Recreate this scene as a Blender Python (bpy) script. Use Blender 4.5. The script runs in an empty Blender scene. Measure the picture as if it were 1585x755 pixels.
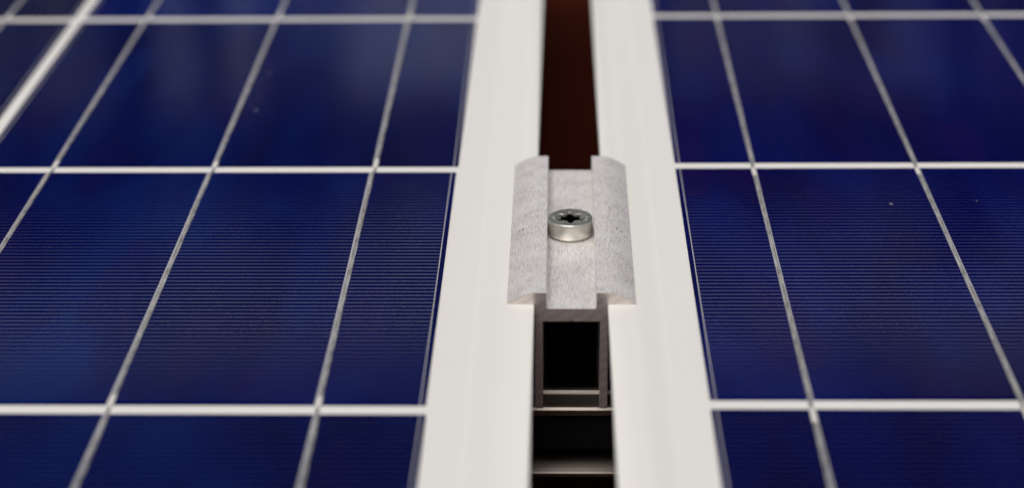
import bpy, bmesh, math, random
from mathutils import Vector, Matrix, noise as mnoise

sc = bpy.context.scene
C = sc.collection
random.seed(7)
MM = 0.001
ZG = 110.0                      # height of the glass plane above the roof, millimetres

# ------------------------------------------------------------------ camera
cam_d = bpy.data.cameras.new("camera")
cam = bpy.data.objects.new("camera", cam_d)
C.objects.link(cam)
F_PX, PITCH, YAW, ROLL, HC = 3073.61, 0.416791509, -0.0271067668, -0.0109410467, 235.8195
cp, sp, cy, sy = math.cos(PITCH), math.sin(PITCH), math.cos(YAW), math.sin(YAW)
fwd = Vector((sy * cp, cy * cp, -sp))
rgt = Vector((cy, -sy, 0))
upv = rgt.cross(fwd)
r2 = math.cos(ROLL) * rgt + math.sin(ROLL) * upv
u2 = -math.sin(ROLL) * rgt + math.cos(ROLL) * upv
m = Matrix((r2, u2, -fwd)).transposed().to_4x4()
m.translation = Vector((0, 0, (HC + ZG) * MM))
cam.matrix_world = m
cam_d.sensor_fit = 'HORIZONTAL'
cam_d.sensor_width = 36.0
cam_d.lens = 36.0 * F_PX / 1585.0
cam_d.clip_start = 0.02
cam_d.clip_end = 500
cam_d.dof.use_dof = True
cam_d.dof.focus_distance = 0.574
cam_d.dof.aperture_fstop = 6.7
cam_d.dof.aperture_blades = 0
sc.camera = cam

# ------------------------------------------------------------------ sky, sun, exposure
SUN_EL, SUN_AZ = math.radians(62), math.radians(200)     # high, behind the camera; azimuth clockwise from +Y
w = bpy.data.worlds.new("World")
sc.world = w
w.use_nodes = True
nt = w.node_tree
nt.nodes.clear()
out = nt.nodes.new('ShaderNodeOutputWorld')
bg = nt.nodes.new('ShaderNodeBackground')
sky = nt.nodes.new('ShaderNodeTexSky')
sky.sky_type = 'NISHITA'
sky.sun_disc = False
sky.sun_elevation = SUN_EL
sky.sun_rotation = SUN_AZ
sky.air_density = 1.0
sky.dust_density = 4.0
sky.ozone_density = 0.6
hs = nt.nodes.new('ShaderNodeHueSaturation')             # cloud cover greys the blue out
hs.inputs['Saturation'].default_value = 0.32
nt.links.new(sky.outputs[0], hs.inputs['Color'])
# invented dark and bright sky bands ahead, shaped for the reflections in the cells
tcw = nt.nodes.new('ShaderNodeTexCoord')
sepw = nt.nodes.new('ShaderNodeSeparateXYZ')
nt.links.new(tcw.outputs['Generated'], sepw.inputs[0])


def wmath(op, a, b=0.0, c=0.0):
    nd = nt.nodes.new('ShaderNodeMath')
    nd.operation = op
    for i, v in enumerate((a, b, c)):
        if hasattr(v, 'is_output'):
            nt.links.new(v, nd.inputs[i])
        else:
            nd.inputs[i].default_value = v
    return nd.outputs[0]


def wrange(v, a, b, c, d):
    nd = nt.nodes.new('ShaderNodeMapRange')
    nd.interpolation_type = 'SMOOTHSTEP'
    nt.links.new(v, nd.inputs[0])
    for i, k in enumerate((a, b, c, d)):
        nd.inputs[1 + i].default_value = k
    return nd.outputs[0]


refl_ramp = nt.nodes.new('ShaderNodeValToRGB')
el = refl_ramp.color_ramp.elements
stops = ((0.0, 0.5), (0.25, 0.9), (0.326, 1.0), (0.345, 0.03), (0.374, 0.03), (0.387, 0.40), (0.408, 1.15), (0.442, 1.15), (0.468, 0.20), (0.60, 0.10), (0.88, 1.0))
while len(el) < len(stops):
    el.new(0.5)
for e_, (p_, v_) in zip(el, stops):
    e_.position = p_
    e_.color = (v_ * 0.85, v_ * 1.35, v_ * 2.7, 1) if p_ < 0.38 else (v_, v_, v_, 1)
wmap = nt.nodes.new('ShaderNodeMapping')
wmap.inputs['Scale'].default_value = (30.0, 1.0, 4.0)
nt.links.new(tcw.outputs['Generated'], wmap.inputs[0])
wn = nt.nodes.new('ShaderNodeTexNoise')
wn.inputs['Scale'].default_value = 1.0
wn.inputs['Detail'].default_value = 4.0
nt.links.new(wmap.outputs[0], wn.inputs['Vector'])
wob = wmath('MULTIPLY_ADD', wn.outputs['Fac'], 0.05, -0.025)
nt.links.new(wmath('ADD', sepw.outputs[2], wob), refl_ramp.inputs[0])
streak = wrange(wn.outputs['Fac'], 0.36, 0.64, 0.1, 1.35)
side = wmath('MULTIPLY', wrange(sepw.outputs[0], 0.0, 0.14, 1.0, 0.32), wrange(sepw.outputs[0], -0.27, -0.12, 0.35, 1.0))
low = wrange(sepw.outputs[2], 0.36, 0.43, 1.0, 0.25)
mod = wmath('MULTIPLY_ADD', wmath('SUBTRACT', wmath('MULTIPLY', streak, side), 1.0), low, 1.0)
ahead = wrange(sepw.outputs[1], 0.1, 0.6, 0.0, 1.0)
refl_mask = wmath('MULTIPLY_ADD', wmath('SUBTRACT', wmath('MULTIPLY', refl_ramp.outputs[0], mod), 1.0), ahead, 1.0)
cm = nt.nodes.new('ShaderNodeMix')
cm.data_type = 'RGBA'
cm.blend_type = 'MULTIPLY'
cm.inputs[0].default_value = 1.0
nt.links.new(hs.outputs[0], cm.inputs[6])
nt.links.new(refl_mask, cm.inputs[7])
nt.links.new(cm.outputs[2], bg.inputs[0])
bg.inputs[1].default_value = 0.10
nt.links.new(bg.outputs[0], out.inputs[0])

sun_d = bpy.data.lights.new("sun", 'SUN')
sun_d.energy = 1.36
sun_d.angle = math.radians(35)
sun_d.color = (1.0, 0.95, 0.88)
sun = bpy.data.objects.new("sun", sun_d)
C.objects.link(sun)
sun_dir = Vector((math.sin(SUN_AZ) * math.cos(SUN_EL), math.cos(SUN_AZ) * math.cos(SUN_EL), math.sin(SUN_EL)))
sun.rotation_euler = sun_dir.to_track_quat('Z', 'Y').to_euler()
sun.location = sun_dir * 3

sc.view_settings.view_transform = 'Standard'
sc.view_settings.look = 'None'
sc.view_settings.gamma = 1.0
sc.view_settings.exposure = 0.0
sc.render.engine = 'CYCLES'
sc.cycles.use_adaptive_sampling = False
sc.cycles.use_denoising = True
sc.cycles.denoiser = 'OPENIMAGEDENOISE'
sc.cycles.denoising_input_passes = 'RGB_ALBEDO_NORMAL'
sc.cycles.max_bounces = 10
sc.cycles.caustics_reflective = True


# ------------------------------------------------------------------ material helpers
class NT:
    def __init__(self, name):
        self.m = bpy.data.materials.new(name)
        self.m.use_nodes = True
        self.t = self.m.node_tree
        self.b = self.t.nodes['Principled BSDF']

    def n(self, typ, **kw):
        nd = self.t.nodes.new(typ)
        for k, v in kw.items():
            setattr(nd, k, v)
        return nd

    def l(self, a, b):
        self.t.links.new(a, b)

    def put(self, sock, v):
        if hasattr(v, 'is_output'):
            self.l(v, sock)
        else:
            sock.default_value = v

    def math(self, op, a, b=0.0, c=0.0, clamp=False):
        nd = self.n('ShaderNodeMath', operation=op, use_clamp=clamp)
        for i, v in enumerate((a, b, c)):
            self.put(nd.inputs[i], v)
        return nd.outputs[0]

    def mix(self, f, a, b, mode='MIX'):
        nd = self.n('ShaderNodeMix', data_type='RGBA', blend_type=mode)
        self.put(nd.inputs[0], f)
        self.put(nd.inputs[6], a)
        self.put(nd.inputs[7], b)
        return nd.outputs[2]

    def coords(self, scale=(1, 1, 1), rot=(0, 0, 0), loc=(0, 0, 0)):
        tc = self.n('ShaderNodeTexCoord')
        mp = self.n('ShaderNodeMapping')
        mp.inputs['Scale'].default_value = scale
        mp.inputs['Rotation'].default_value = rot
        mp.inputs['Location'].default_value = loc
        self.l(tc.outputs['Object'], mp.inputs['Vector'])
        return mp.outputs[0]

    def noise(self, vec, scale, detail=3.0, rough=0.55):
        nd = self.n('ShaderNodeTexNoise')
        self.l(vec, nd.inputs['Vector'])
        nd.inputs['Scale'].default_value = scale
        nd.inputs['Detail'].default_value = detail
        nd.inputs['Roughness'].default_value = rough
        return nd.outputs['Fac']

    def ramp(self, f, *stops):
        nd = self.n('ShaderNodeValToRGB')
        e = nd.color_ramp.elements
        while len(e) < len(stops):
            e.new(0.5)
        for el, (p, c) in zip(e, stops):
            el.position = p
            el.color = (c, c, c, 1) if not isinstance(c, tuple) else (*c, 1)
        self.l(f, nd.inputs[0])
        return nd.outputs[0]

    def bump(self, h, strength, dist):
        nd = self.n('ShaderNodeBump')
        nd.inputs['Strength'].default_value = strength
        nd.inputs['Distance'].default_value = dist
        self.l(h, nd.inputs['Height'])
        self.l(nd.outputs[0], self.b.inputs['Normal'])

    def set(self, **kw):
        for k, v in kw.items():
            self.put(self.b.inputs[k.replace('_', ' ')], v)
        return self


def c4(r, g, b):
    return (r, g, b, 1.0)


# white coated frame
def mat_frame():
    t = NT('white_powder_coat')
    f = t.noise(t.coords(), 60, 4)
    col = t.mix(t.ramp(f, (0.35, 0.0), (0.7, 1.0)), c4(0.820, 0.802, 0.762), c4(0.830, 0.812, 0.772))
    t.set(Base_Color=col, Roughness=0.45)
    t.b.inputs['Specular IOR Level'].default_value = 0.25
    t.bump(t.noise(t.coords(), 1500, 2), 0.03, 0.0003)
    return t.m


def mat_backsheet():
    t = NT('white_backsheet')
    f = t.noise(t.coords(), 40, 3)
    col = t.mix(f, c4(0.78, 0.76, 0.73), c4(0.80, 0.78, 0.75))
    t.set(Base_Color=col, Roughness=0.5)
    t.b.inputs['Specular IOR Level'].default_value = 0.2
    return t.m


FINGER_PITCH = 2.33
BUS_X = (25.1 - 78, 77.1 - 78, 129.1 - 78)


def mat_cell():
    t = NT('blue_silicon_cell')
    tc = t.n('ShaderNodeTexCoord')
    sep = t.n('ShaderNodeSeparateXYZ')
    t.l(tc.outputs['Object'], sep.inputs[0])
    x = t.math('MULTIPLY', sep.outputs[0], 1000.0)
    y = t.math('MULTIPLY', sep.outputs[1], 1000.0)
    oi = t.n('ShaderNodeObjectInfo')
    # crystal grains stretched to paint soft reflection streaks; each cell its own wafer
    off = t.n('ShaderNodeVectorMath', operation='SCALE')
    comb = t.n('ShaderNodeCombineXYZ')
    t.l(oi.outputs['Random'], comb.inputs[0])
    t.l(t.math('FRACT', t.math('MULTIPLY', oi.outputs['Random'], 17.3)), comb.inputs[1])
    t.l(comb.outputs[0], off.inputs[0])
    off.inputs['Scale'].default_value = 9.0
    add = t.n('ShaderNodeVectorMath', operation='ADD')
    t.l(tc.outputs['Object'], add.inputs[0])
    t.l(off.outputs[0], add.inputs[1])
    mp = t.n('ShaderNodeMapping')
    mp.inputs['Scale'].default_value = (1.0, 0.30, 1.0)
    t.l(add.outputs[0], mp.inputs[0])
    warp = t.n('ShaderNodeTexNoise')
    t.l(mp.outputs[0], warp.inputs['Vector'])
    warp.inputs['Scale'].default_value = 45
    warp.inputs['Detail'].default_value = 3
    wv = t.n('ShaderNodeVectorMath', operation='MULTIPLY_ADD')
    t.l(warp.outputs['Color'], wv.inputs[0])
    wv.inputs[1].default_value = (0.022, 0.022, 0.0)
    t.l(mp.outputs[0], wv.inputs[2])
    vo = t.n('ShaderNodeTexVoronoi')
    vo.feature = 'SMOOTH_F1'
    vo.inputs['Smoothness'].default_value = 0.55
    vo.inputs['Scale'].default_value = 60
    t.l(wv.outputs[0], vo.inputs['Vector'])
    sg = t.n('ShaderNodeSeparateColor')
    t.l(vo.outputs['Color'], sg.inputs[0])
    grain_streak = sg.outputs[0]
    big = t.noise(mp.outputs[0], 22, 2)
    g = t.math('ADD', t.math('MULTIPLY', grain_streak, 0.45), t.math('MULTIPLY', t.ramp(big, (0.3, 0.0), (0.7, 1.0)), 0.55))
    blue = t.ramp(g, (0.0, (0.0005, 0.0012, 0.036)), (0.5, (0.0006, 0.0034, 0.072)), (1.0, (0.0020, 0.0120, 0.115)))
    purple = t.mix(t.ramp(sg.outputs[1], (0.55, 0.0), (0.95, 0.45)), blue, c4(0.0060, 0.0025, 0.065))
    lvl = t.math('ADD', 0.75, t.math('MULTIPLY', oi.outputs['Random'], 0.5))
    hsv = t.n('ShaderNodeHueSaturation')
    t.l(purple, hsv.inputs['Color'])
    t.l(lvl, hsv.inputs['Value'])
    blue = t.mix(1.0, hsv.outputs[0], oi.outputs['Color'], 'MULTIPLY')     # tint set by panel side, column and row
    # printed silver: fingers, the border line where they end, the bus strips
    ax = t.math('ABSOLUTE', x)
    fr = t.math('ABSOLUTE', t.math('SUBTRACT', t.math('FRACT', t.math('ADD', t.math('DIVIDE', y, FINGER_PITCH), 50.5)), 0.5))
    fing = t.math('LESS_THAN', fr, 0.095 / FINGER_PITCH)
    fing = t.math('MULTIPLY', fing, t.math('LESS_THAN', ax, 76.5))
    ay = t.math('ABSOLUTE', y)
    fing = t.math('MULTIPLY', fing, t.math('LESS_THAN', ay, 76.5))
    bord = t.math('LESS_THAN', t.math('ABSOLUTE', t.math('SUBTRACT', ax, 76.55)), 0.14)
    silver = bord
    for bx in BUS_X:
        s = t.math('LESS_THAN', t.math('ABSOLUTE', t.math('SUBTRACT', x, t.math('ADD', bx, -0.12))), 0.72)
        silver = t.math('MAXIMUM', silver, s)
    wear = t.noise(add.outputs[0], 700, 3)
    scol = t.mix(wear, c4(0.30, 0.29, 0.33), c4(0.52, 0.51, 0.54))
    col = t.mix(fing, blue, c4(0.80, 0.80, 0.97))
    col = t.mix(silver, col, scol)
    # dust specks on the glass
    dv = t.n('ShaderNodeTexVoronoi')
    dv.inputs['Scale'].default_value = 75
    t.l(add.outputs[0], dv.inputs['Vector'])
    dsep = t.n('ShaderNodeSeparateColor')
    t.l(dv.outputs['Color'], dsep.inputs[0])
    rad = t.math('MULTIPLY', t.math('POWER', dsep.outputs[0], 3.0), 0.055)
    sp_ = t.math('MULTIPLY', t.math('LESS_THAN', dv.outputs['Distance'], rad), t.math('GREATER_THAN', dsep.outputs[1], 0.45))
    col = t.mix(t.math('MULTIPLY', sp_, 0.5), col, c4(0.45, 0.45, 0.5))
    t.set(Base_Color=col, Metallic=t.math('MULTIPLY', fing, 0.98), Roughness=t.math('SUBTRACT', 0.55, t.math('MULTIPLY', fing, 0.46)))
    t.b.inputs['Specular IOR Level'].default_value = 0.0
    t.b.inputs['Coat Weight'].default_value = 0.16        # anti-reflective front glass
    t.b.inputs['Coat Roughness'].default_value = 0.02
    t.b.inputs['Coat IOR'].default_value = 1.4
    return t.m


def mat_ribbon():
    t = NT('tinned_ribbon')
    v = t.coords((1, 0.10, 1))
    f = t.math('ADD', t.math('MULTIPLY', t.noise(v, 1700, 4, 0.6), 0.7), t.math('MULTIPLY', t.noise(t.coords(), 90, 3), 0.3))
    col = t.mix(t.ramp(f, (0.36, 0.0), (0.66, 1.0)), c4(0.20, 0.19, 0.185), c4(0.97, 0.95, 0.91))
    t.set(Base_Color=col, Metallic=0.6, Roughness=0.38)
    t.bump(f, 0.3, 0.0002)
    return t.m


def mat_solder():
    t = NT('solder')
    f = t.noise(t.coords(), 1800, 3)
    t.set(Base_Color=t.mix(f, c4(0.74, 0.71, 0.66), c4(0.90, 0.87, 0.82)), Metallic=0.1, Roughness=0.4)
    return t.m


def alu_top():
    t = NT('milled_aluminium')
    v = t.coords()
    vs = t.coords((1, 0.10, 1))
    f1 = t.noise(v, 1900, 5, 0.75)
    f2 = t.noise(vs, 3000, 4, 0.65)
    f3 = t.noise(v, 140, 4, 0.6)
    a = t.math('ADD', t.math('MULTIPLY', f1, 0.46), t.math('ADD', t.math('MULTIPLY', f2, 0.38), t.math('MULTIPLY', f3, 0.16)))
    col = t.ramp(a, (0.38, (0.38, 0.345, 0.34)), (0.455, (0.73, 0.69, 0.68)), (0.52, (0.87, 0.835, 0.82)), (0.585, (0.99, 0.965, 0.95)))
    # two small punch marks half way along the flanges, and their burrs
    tc = t.n('ShaderNodeTexCoord')
    pit = None
    for (px, py, r) in ((-14.0, -5.2, 0.34), (-15.0, -5.6, 0.30), (13.4, -4.9, 0.34), (14.9, -5.7, 0.32), (10.8, -5.0, 0.2)):
        vd = t.n('ShaderNodeVectorMath', operation='MULTIPLY_ADD')
        t.l(tc.outputs['Object'], vd.inputs[0])
        vd.inputs[1].default_value = (1.0, 0.55, 0.0)
        vd.inputs[2].default_value = (-px * MM, -py * MM * 0.55, 0)
        ln = t.n('ShaderNodeVectorMath', operation='LENGTH')
        t.l(vd.outputs[0], ln.inputs[0])
        k = t.math('LESS_THAN', ln.outputs['Value'], t.math('MULTIPLY', t.math('ADD', f1, 0.45), r * MM))
        pit = k if pit is None else t.math('MAXIMUM', pit, k)
    col = t.mix(t.math('MULTIPLY', pit, 0.75), col, c4(0.16, 0.13, 0.10))
    rg = t.math('ADD', 0.13, t.math('MULTIPLY', f1, 0.22))
    t.set(Base_Color=col, Metallic=0.25, Roughness=rg)
    t.bump(t.math('SUBTRACT', a, t.math('MULTIPLY', pit, 1.5)), 0.35, 0.0002)
    return t.m


def alu_cut():
    t = NT('saw_cut_aluminium')
    v = t.coords((1, 1, 1), (0, math.radians(32), 0))
    wv = t.n('ShaderNodeTexWave')
    wv.bands_direction = 'Z'
    wv.inputs['Scale'].default_value = 120
    wv.inputs['Distortion'].default_value = 3.0
    wv.inputs['Detail'].default_value = 3
    wv.inputs['Detail Scale'].default_value = 2.0
    t.l(v, wv.inputs['Vector'])
    f = t.noise(t.coords((0.15, 1, 1), (0, math.radians(32), 0)), 900, 4)
    a = t.math('ADD', t.math('MULTIPLY', wv.outputs['Fac'], 0.4), t.math('MULTIPLY', f, 0.6))
    col = t.ramp(a, (0.25, (0.56, 0.50, 0.47)), (0.8, (0.70, 0.64, 0.605)))
    t.set(Base_Color=col, Metallic=0.7, Roughness=0.27)
    t.bump(a, 0.2, 0.0001)
    return t.m


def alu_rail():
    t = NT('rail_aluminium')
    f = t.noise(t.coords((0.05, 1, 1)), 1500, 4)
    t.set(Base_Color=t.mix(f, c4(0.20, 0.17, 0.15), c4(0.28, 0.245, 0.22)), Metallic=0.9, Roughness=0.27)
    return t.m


def steel():
    t = NT('zinc_steel')
    f = t.noise(t.coords((1, 1, 0.2)), 900, 4)
    t.set(Base_Color=t.mix(f, c4(0.58, 0.57, 0.51), c4(0.74, 0.725, 0.66)), Metallic=0.9, Roughness=t.math('ADD', 0.22, t.math('MULTIPLY', f, 0.14)))
    t.bump(t.noise(t.coords(), 2500, 2), 0.015, 0.0001)
    return t.m


def mat_roof():
    t = NT('red_roof_covering')
    f = t.noise(t.coords(), 30, 6, 0.7)
    t.set(Base_Color=t.mix(f, c4(0.050, 0.0078, 0.0034), c4(0.084, 0.0140, 0.0060)), Roughness=0.95)
    t.b.inputs['Specular IOR Level'].default_value = 0.05
    t.bump(f, 0.6, 0.004)
    return t.m


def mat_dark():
    t = NT('dark_brown_side')  # near-black brown for the frame sides below the lip
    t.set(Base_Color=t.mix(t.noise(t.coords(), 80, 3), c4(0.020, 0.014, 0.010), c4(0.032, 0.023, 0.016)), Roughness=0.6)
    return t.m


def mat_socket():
    t = NT('shaded_socket_steel')  # darker steel puts the recess shadow into the colour
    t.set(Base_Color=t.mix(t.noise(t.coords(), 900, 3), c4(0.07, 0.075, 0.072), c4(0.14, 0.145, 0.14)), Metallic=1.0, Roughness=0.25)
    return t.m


def mat_shade_black():
    t = NT('shade_filler_black')  # flat near-black for the added fillers that stand in for deep shade
    t.b.inputs['Specular IOR Level'].default_value = 0.1
    t.set(Base_Color=t.mix(t.noise(t.coords(), 300, 3), c4(0.004, 0.004, 0.004), c4(0.008, 0.0075, 0.007)), Roughness=0.6)
    return t.m


M = dict(socket=mat_socket(), dark=mat_dark(), shade_black=mat_shade_black(), frame=mat_frame(), back=mat_backsheet(), cell=mat_cell(), ribbon=mat_ribbon(), solder=mat_solder(),
         alu=alu_top(), cut=alu_cut(), rail=alu_rail(), steel=steel(), roof=mat_roof())


# ------------------------------------------------------------------ mesh helpers (millimetres in, metres out)
def obj(name, bm, mats, parent=None, loc=(0, 0, 0), smooth=None):
    bmesh.ops.recalc_face_normals(bm, faces=bm.faces[:])
    bmesh.ops.scale(bm, vec=(MM, MM, MM), verts=bm.verts[:])
    me = bpy.data.meshes.new(name)
    if smooth is not None:
        for f in bm.faces:
            f.smooth = True
        for e in bm.edges:
            if len(e.link_faces) == 2 and e.calc_face_angle(0.0) > math.radians(smooth):
                e.smooth = False
    bm.to_mesh(me)
    bm.free()
    for mt in (mats if isinstance(mats, (list, tuple)) else [mats]):
        me.materials.append(mt)
    o = bpy.data.objects.new(name, me)
    C.objects.link(o)
    o.parent = parent
    o.location = Vector(loc) * MM
    return o


def thing(name, label, cat, loc=(0, 0, 0), rz=0.0, group=None):
    o = bpy.data.objects.new(name, None)
    o.empty_display_size = 0.02
    C.objects.link(o)
    o.location = Vector(loc) * MM
    o.rotation_euler = (0, 0, rz)
    o['label'] = label
    o['category'] = cat
    if group:
        o['group'] = group
    return o


def add_box(bm, x0, x1, y0, y1, z0, z1):
    vs = [bm.verts.new((x, y, z)) for z in (z0, z1) for y in (y0, y1) for x in (x0, x1)]
    for q in ((0, 2, 3, 1), (4, 5, 7, 6), (0, 1, 5, 4), (2, 6, 7, 3), (0, 4, 6, 2), (1, 3, 7, 5)):
        bm.faces.new([vs[i] for i in q])
    return vs


def extrude_profile(bm, prof, a0, a1, axis='Y', segs=1, cap_mat=0, side_mat=0, chamfer=0.0):
    """prof: closed outline of (u, z); swept along axis from a0 to a1."""
    def P(u, a, z):
        return (u, a, z) if axis == 'Y' else (a, u, z)
    rings = [[bm.verts.new(P(u, a0 + (a1 - a0) * i / segs, z)) for u, z in prof] for i in range(segs + 1)]
    n = len(prof)
    for i in range(segs):
        for k in range(n):
            f = bm.faces.new((rings[i][k], rings[i][(k + 1) % n], rings[i + 1][(k + 1) % n], rings[i + 1][k]))
            f.material_index = side_mat
    caps = []
    for r in (rings[0], rings[-1]):
        f = bm.faces.new(r)
        f.material_index = cap_mat
        caps.append(f)
    return caps


def bevel_sharp(bm, width, angle=40, segs=2):
    bm.normal_update()
    es = [e for e in bm.edges if len(e.link_faces) == 2 and e.calc_face_angle(0.0) > math.radians(angle)]
    bmesh.ops.bevel(bm, geom=es, offset=width, offset_type='OFFSET', segments=segs, profile=0.6, affect='EDGES', clamp_overlap=True)


# ------------------------------------------------------------------ roof below
bm = bmesh.new()
nx = 24
S = 30000.0
bmesh.ops.create_grid(bm, x_segments=nx, y_segments=nx, size=S)
roof = obj('roof', bm, M['roof'])
roof['kind'] = 'structure'

# ------------------------------------------------------------------ mounting rail crossing under the panels
Z0 = -30.3                      # rail top = frame underside, relative to the glass plane
RY = 488.4
rail = thing('mounting_rail', 'slotted aluminium mounting rail crossing the dark gap beneath the clamp', 'mounting rail', (2.8, RY + 20, 0))
prof = [(0, -0.9), (0.5, -0.25), (1.6, 0.0), (3.0, -0.1), (3.7, -1.0), (9.8, -1.0), (10.4, -0.1), (11.2, 0.0), (12.3, -0.1), (12.6, -0.6),
        (12.6, -11.7), (46.4, -11.7), (46.4, -0.6), (46.8, 0), (59.5, 0), (60, -0.5),
        (60, -22.5), (0.3, -22.5), (0, -22.2), (0, -21.2), (0.3, -20.8), (1.5, -20.1), (3.5, -19.0), (6, -18.0), (9, -17.4), (12, -17.2), (57.8, -17.2), (57.8, -14.0), (10.4, -14.0), (10.4, -2.6), (0, -2.6)]
bm = bmesh.new()
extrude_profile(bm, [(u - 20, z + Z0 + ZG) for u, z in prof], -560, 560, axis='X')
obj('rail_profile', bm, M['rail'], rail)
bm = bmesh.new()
add_box(bm, -558, 558, 1.2 - 20, 10.3 - 20, ZG + Z0 - 13.9, ZG + Z0 - 2.65)  # black strip added in the groove to paint its deep shade
obj('shade_strip', bm, M['shade_black'], rail)
for fx in (-420, 420):
    bm = bmesh.new()
    add_box(bm, fx - 22, fx + 22, -19, 19, ZG + Z0 - 27, ZG + Z0 - 22.5)
    add_box(bm, fx - 4, fx + 4, -17, 17, 5, ZG + Z0 - 27)
    add_box(bm, fx - 40, fx + 40, -45, 45, 0, 5)
    obj('rail_foot', bm, M['rail'], rail)


# ------------------------------------------------------------------ panels
CELL, GAP = 156.0, 4.0
PITCH_C = CELL + GAP
ZB = ZG + Z0                    # frame underside above the roof
CZ = -Z0                        # glass plane height in panel coordinates


def cell_mesh():
    bm = bmesh.new()
    h, hy = 78.0, 77.55
    ch = 0.4                    # clipped corners
    out_ = [(-h + ch, -hy), (h - ch, -hy), (h, -hy + ch), (h, hy - ch), (h - ch, hy), (-h + ch, hy), (-h, hy - ch), (-h, -hy + ch)]
    bt = [bm.verts.new((x, y, 0.02)) for x, y in out_]
    tp = [bm.verts.new((x, y, 0.2)) for x, y in out_]
    bm.faces.new(tp)
    for i in range(8):
        bm.faces.new((bt[i], bt[(i + 1) % 8], tp[(i + 1) % 8], tp[i]))
    return bm


def ribbon_mesh(flip, seed):
    """soldered ribbon over one cell and across the gap to the next one."""
    rnd = random.Random(seed)
    bm = bmesh.new()
    sec = [(-0.55, 0.0), (-0.48, 0.09), (-0.2, 0.14), (0.2, 0.14), (0.48, 0.09), (0.55, 0.0)]
    ys = [-82.2, -81.2, -80, -78.8, -77.8] + [-77 + i * 4.0 for i in range(39)] + [77.6]
    rings = []
    for y in ys:
        dz = 0.2
        if y < -77.9:
            t = (y + 82.2) / 4.4
            dz = 0.05 + 0.0 * t if not flip else 0.30
        if y <= -82.1:
            dz = 0.02 if not flip else 0.22
        dx = rnd.uniform(-0.06, 0.06) + 0.22
        wv = 1 + rnd.uniform(-0.12, 0.08)
        rings.append([bm.verts.new((u * wv + dx, y, z + dz)) for u, z in sec])
    for a, b in zip(rings, rings[1:]):
        for k in range(len(sec) - 1):
            bm.faces.new((a[k], a[k + 1], b[k + 1], b[k]))
    return bm


def solder_mesh(y0, y1):
    bm = bmesh.new()
    n = 8
    rings = []
    for i in range(n + 1):
        t = i / n
        k = math.sin(math.pi * min(max(t, 0.02), 0.98)) ** 0.5
        y = y0 + (y1 - y0) * t
        rings.append([bm.verts.new((u * (0.55 + 0.2 * k) + 0.2, y, 0.2 + z * k * 0.8)) for u, z in ((-1, 0), (-0.8, 0.3), (-0.35, 0.46), (0.25, 0.46), (0.75, 0.3), (1, 0))])
    for a, b in zip(rings, rings[1:]):
        for j in range(5):
            bm.faces.new((a[j], a[j + 1], b[j + 1], b[j]))
    return bm


def sweep_frame(bm, x0, x1, y0, y1, prof):
    """closed profile (inward distance, z) mitred round the rectangle."""
    rings = []
    for cx, cy_, sx, sy_ in ((x0, y0, 1, 1), (x1, y0, -1, 1), (x1, y1, -1, -1), (x0, y1, 1, -1)):
        rings.append([bm.verts.new((cx + sx * d, cy_ + sy_ * d, z)) for d, z in prof])
    n = len(prof)
    for i in range(4):
        a, b = rings[i], rings[(i + 1) % 4]
        for k in range(n):
            bm.faces.new((a[k], a[(k + 1) % n], b[(k + 1) % n], b[k]))


cell_src = None


def tint(side, c, r):
    rnd = random.Random(side * 100 + c * 10 + r)
    k = rnd.uniform(0.92, 1.08)
    if side > 0:
        return (1.5 * k, 0.55 * k, 0.74 * k, 1)
    if c > 0:
        return (0.8 * k, 0.6 * k, 0.62 * k, 1)
    return ((0.6 if r == 3 else 0.95) * k, 1.15 * k, (1.2 if r == 3 else 1.0) * k, 1)


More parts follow.
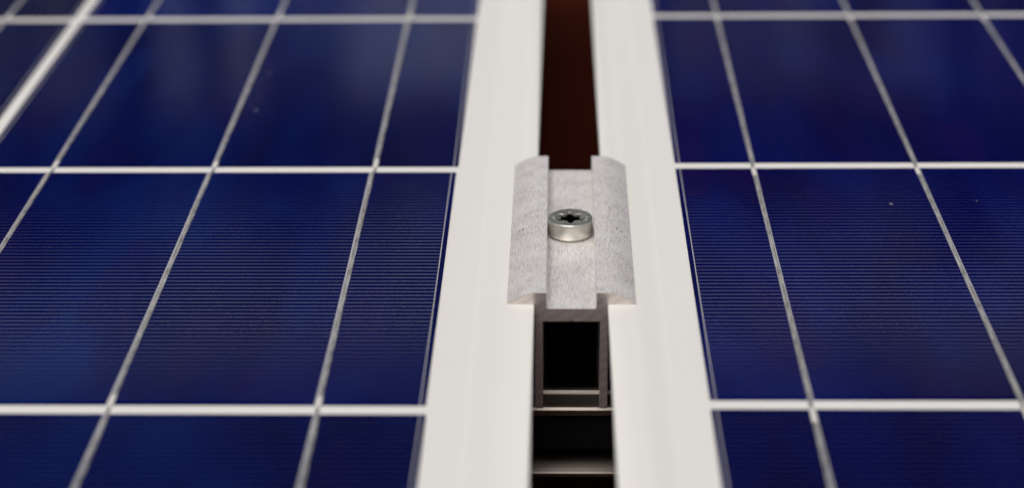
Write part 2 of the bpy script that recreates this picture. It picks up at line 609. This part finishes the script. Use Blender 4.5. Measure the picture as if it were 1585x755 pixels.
def make_panel(label, side, loc, rz, out_edge, frame_w, cols, rows):
    """local origin: the edge of the first cell column nearest the clamp, on a row gap. side -1: panel extends to -x."""
    global cell_src
    t = thing('solar_panel', label, 'solar panel', loc, rz, 'solar panels side by side')
    far = side * (cols * CELL + (cols - 1) * GAP + out_edge)
    xs = sorted((-side * out_edge, far))
    y_lo, y_hi = -2 * PITCH_C - 22, (rows - 2) * PITCH_C + 22
    top = CZ + 1.5
    fw = frame_w
    prof = [(0, CZ - 0.6), (0, top - 0.45), (0.15, top - 0.13), (0.45, top)]
    for i in range(11):         # the lip rolls softly down to the glass
        u = i / 10
        prof.append((fw - 9.0 + 9.0 * u, top - 1.40 * (u * u * (3 - 2 * u))))
    prof.append((fw, CZ - 5.5))
    bm = bmesh.new()
    sweep_frame(bm, xs[0], xs[1], y_lo, y_hi, prof + [(4.5, CZ - 5.5), (4.5, CZ - 0.6)])
    fr = obj('frame', bm, M['frame'], t, smooth=30)
    bm = bmesh.new()
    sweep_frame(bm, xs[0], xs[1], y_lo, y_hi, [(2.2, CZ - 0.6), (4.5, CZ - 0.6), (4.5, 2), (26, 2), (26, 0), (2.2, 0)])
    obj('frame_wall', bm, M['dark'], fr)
    bm = bmesh.new()
    e = fw - 0.05
    add_box(bm, xs[0] + e, xs[1] - e, y_lo + e, y_hi - e, CZ - 4.6, CZ)
    obj('backsheet', bm, M['back'], t)
    flip = side > 0
    for r in range(rows):
        for c in range(cols):
            cx = side * (c * PITCH_C + CELL / 2)
            cyy = (r - 2) * PITCH_C + PITCH_C / 2
            if cell_src is None:
                o = obj('solar_cell', cell_mesh(), M['cell'], t)
                cell_src = o
            else:
                o = cell_src.copy()
                C.objects.link(o)
                o.parent = t
            o.location = Vector((cx, cyy, CZ)) * MM
            o.color = tint(side, c, r)
            rnd = random.Random(31 * r + 7 * c + (500 if flip else 0))
            o.location += Vector((rnd.uniform(-0.2, 0.2), rnd.uniform(-0.2, 0.2), 0)) * MM
            o.rotation_euler = (0, 0, rnd.uniform(-0.0014, 0.0014))
            for i, bx in enumerate(BUS_X):
                src = rib_src[(flip, (r + c + i) % 4)]
                rb = src.copy() if src.parent else src
                if src.parent:
                    C.objects.link(rb)
                rb.parent = o
                rb.location = Vector((bx, 0, 0)) * MM
                if flip:
                    rb.rotation_euler = (0, 0, math.pi)
    return t


rib_src = {}
for flip in (False, True):
    for k in range(4):
        bm = ribbon_mesh(flip, 10 * flip + k)
        o = obj('busbar', bm, [M['ribbon'], M['solder']], None, smooth=60)
        sb = solder_mesh(-78.4, -70.6 - 0.7 * k)
        bmesh.ops.recalc_face_normals(sb, faces=sb.faces[:])
        bmesh.ops.scale(sb, vec=(MM, MM, MM), verts=sb.verts[:])
        for f in sb.faces:
            f.material_index = 1
            f.smooth = True
        sb.from_mesh(o.data)
        sb.to_mesh(o.data)
        sb.free()
        rib_src[(flip, k)] = o

left = make_panel('blue solar panel in a white frame, left of the clamp, two cell columns in view', -1,
                  (-33.346, 591.075, ZB), 0.0, 26.0, 16.4, 3, 5)
right = make_panel('blue solar panel in a white frame, right of the clamp, one cell column in view', 1,
                   (36.411, 594.042, ZB), 0.00181, 23.9, 15.6, 3, 5)
for o in rib_src.values():
    if o.parent is None:
        bpy.data.objects.remove(o)

# ------------------------------------------------------------------ mid clamp
CX, Y0, Y1 = 2.78, 488.4, 590.2
YM = (Y0 + Y1) / 2
clamp = thing('mid_clamp', 'grey aluminium mid clamp with curved flanges gripping both white panel frames', 'clamp', (CX, YM, ZB))
hl = (Y1 - Y0) / 2
zz = lambda z: z - Z0           # glass-relative to clamp-relative height


def flange_prof(s):
    pts = []
    n = 14
    for i in range(n + 1):
        u = i / n               # 0 outer tip, 1 inner
        z = 1.85 + 3.15 * (1 - (1 - u) ** 1.7)
        pts.append((s * (17.6 - 7.6 * u), zz(z)))
    return [(s * 10.0, zz(1.54)), (s * 17.5, zz(1.54))] + pts


bm = bmesh.new()
ch = [(-10, -3.6), (-10, 5.0), (-7.05, 5.0), (-6.85, 4.8), (-6.8, 0.6), (-6.5, 0.2), (6.5, 0.2), (6.8, 0.6), (6.85, 4.8), (7.05, 5.0), (10, 5.0), (10, -3.6),
      (0.35, -3.6), (0.0, -3.1), (-0.35, -3.6)]
extrude_profile(bm, [(u, zz(z)) for u, z in ch], -hl, hl, cap_mat=1)
obj('channel', bm, [M['alu'], M['cut']], clamp)
for s in (-1, 1):
    bm = bmesh.new()
    extrude_profile(bm, flange_prof(s), -hl, hl, cap_mat=1)
    obj('flange', bm, [M['alu'], M['cut']], clamp, smooth=35)
    bm = bmesh.new()
    lp = [(s * 10, zz(-3.6)), (s * 10, zz(Z0 + 0.05)), (s * 7.9, zz(Z0 + 0.05)), (s * 7.9, zz(-3.6))]
    extrude_profile(bm, lp, -hl, hl, cap_mat=1)
    obj('leg', bm, [M['alu'], M['cut']], clamp)

# ------------------------------------------------------------------ bolt
BX, BY, R = 2.65, 538.9, 6.6
bolt = thing('bolt', 'steel round-head bolt with star socket sunk in the clamp channel', 'bolt', (BX, BY, ZG + 0.2))
N = 96


def ring(bm, r, z, f=None):
    return [bm.verts.new(((r if f is None else f(2 * math.pi * i / N)) * math.cos(2 * math.pi * i / N),
                          (r if f is None else f(2 * math.pi * i / N)) * math.sin(2 * math.pi * i / N), z)) for i in range(N)]


def bridge(bm, a, b):
    for i in range(N):
        bm.faces.new((a[i], a[(i + 1) % N], b[(i + 1) % N], b[i]))


def star(a, k=1.0):
    return k * (2.7 + 1.5 * (0.5 + 0.5 * math.cos(6 * a + math.pi - 0.25)) ** 1.7)


bm = bmesh.new()
h = 5.65
prev = ring(bm, 5.2, 0.0)
bm.faces.new(prev)
for r, z in ((5.2, 0.6), (6.2, 0.66), (6.48, 0.75), (R, 0.95), (R, h - 0.5), (R - 0.03, h - 0.34), (R - 0.12, h - 0.17), (R - 0.26, h - 0.06), (R - 0.45, h - 0.01), (R - 0.62, h)):
    cur = ring(bm, r, z)
    bridge(bm, prev, cur)
    prev = cur
for k, z in ((1.12, h), (1.03, h - 0.12), (1.0, h - 0.35), (1.0, h - 1.0)):
    cur = ring(bm, 0, z, lambda a: star(a, k))
    bridge(bm, prev, cur)
    prev = cur
head = obj('head', bm, M['steel'], bolt, smooth=32)
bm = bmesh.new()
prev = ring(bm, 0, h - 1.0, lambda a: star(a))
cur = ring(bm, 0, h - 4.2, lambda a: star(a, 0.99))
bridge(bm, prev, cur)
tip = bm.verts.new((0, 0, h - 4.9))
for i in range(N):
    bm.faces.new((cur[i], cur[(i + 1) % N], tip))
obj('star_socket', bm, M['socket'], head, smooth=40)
for ang, r in ((172, 4.9), (188, 4.85), (8, 4.9), (28, 4.9), (-14, 4.9), (48, 4.9)):
    bm = bmesh.new()
    add_box(bm, -0.32, 0.32, -0.55, 0.55, -0.05, 0.14)
    bevel_sharp(bm, 0.1)
    a = math.radians(ang)
    bmesh.ops.rotate(bm, verts=bm.verts[:], cent=(0, 0, 0), matrix=Matrix.Rotation(a, 3, 'Z'))
    obj('raised_mark', bm, M['steel'], head, (r * math.cos(a), r * math.sin(a), h))
bm = bmesh.new()
bmesh.ops.create_cone(bm, cap_ends=True, segments=32, radius1=3.9, radius2=3.9, depth=36, matrix=Matrix.Translation((0, 0, -18)))
obj('shank', bm, M['steel'], bolt, smooth=40)

bm = bmesh.new()
add_box(bm, -7.6, 7.9, -8, 8, -42.0, -4.2)  # black block below the bolt, added to keep the tunnel dark
bevel_sharp(bm, 0.6)
obj('dark_tunnel_block', bm, M['shade_black'], bolt)
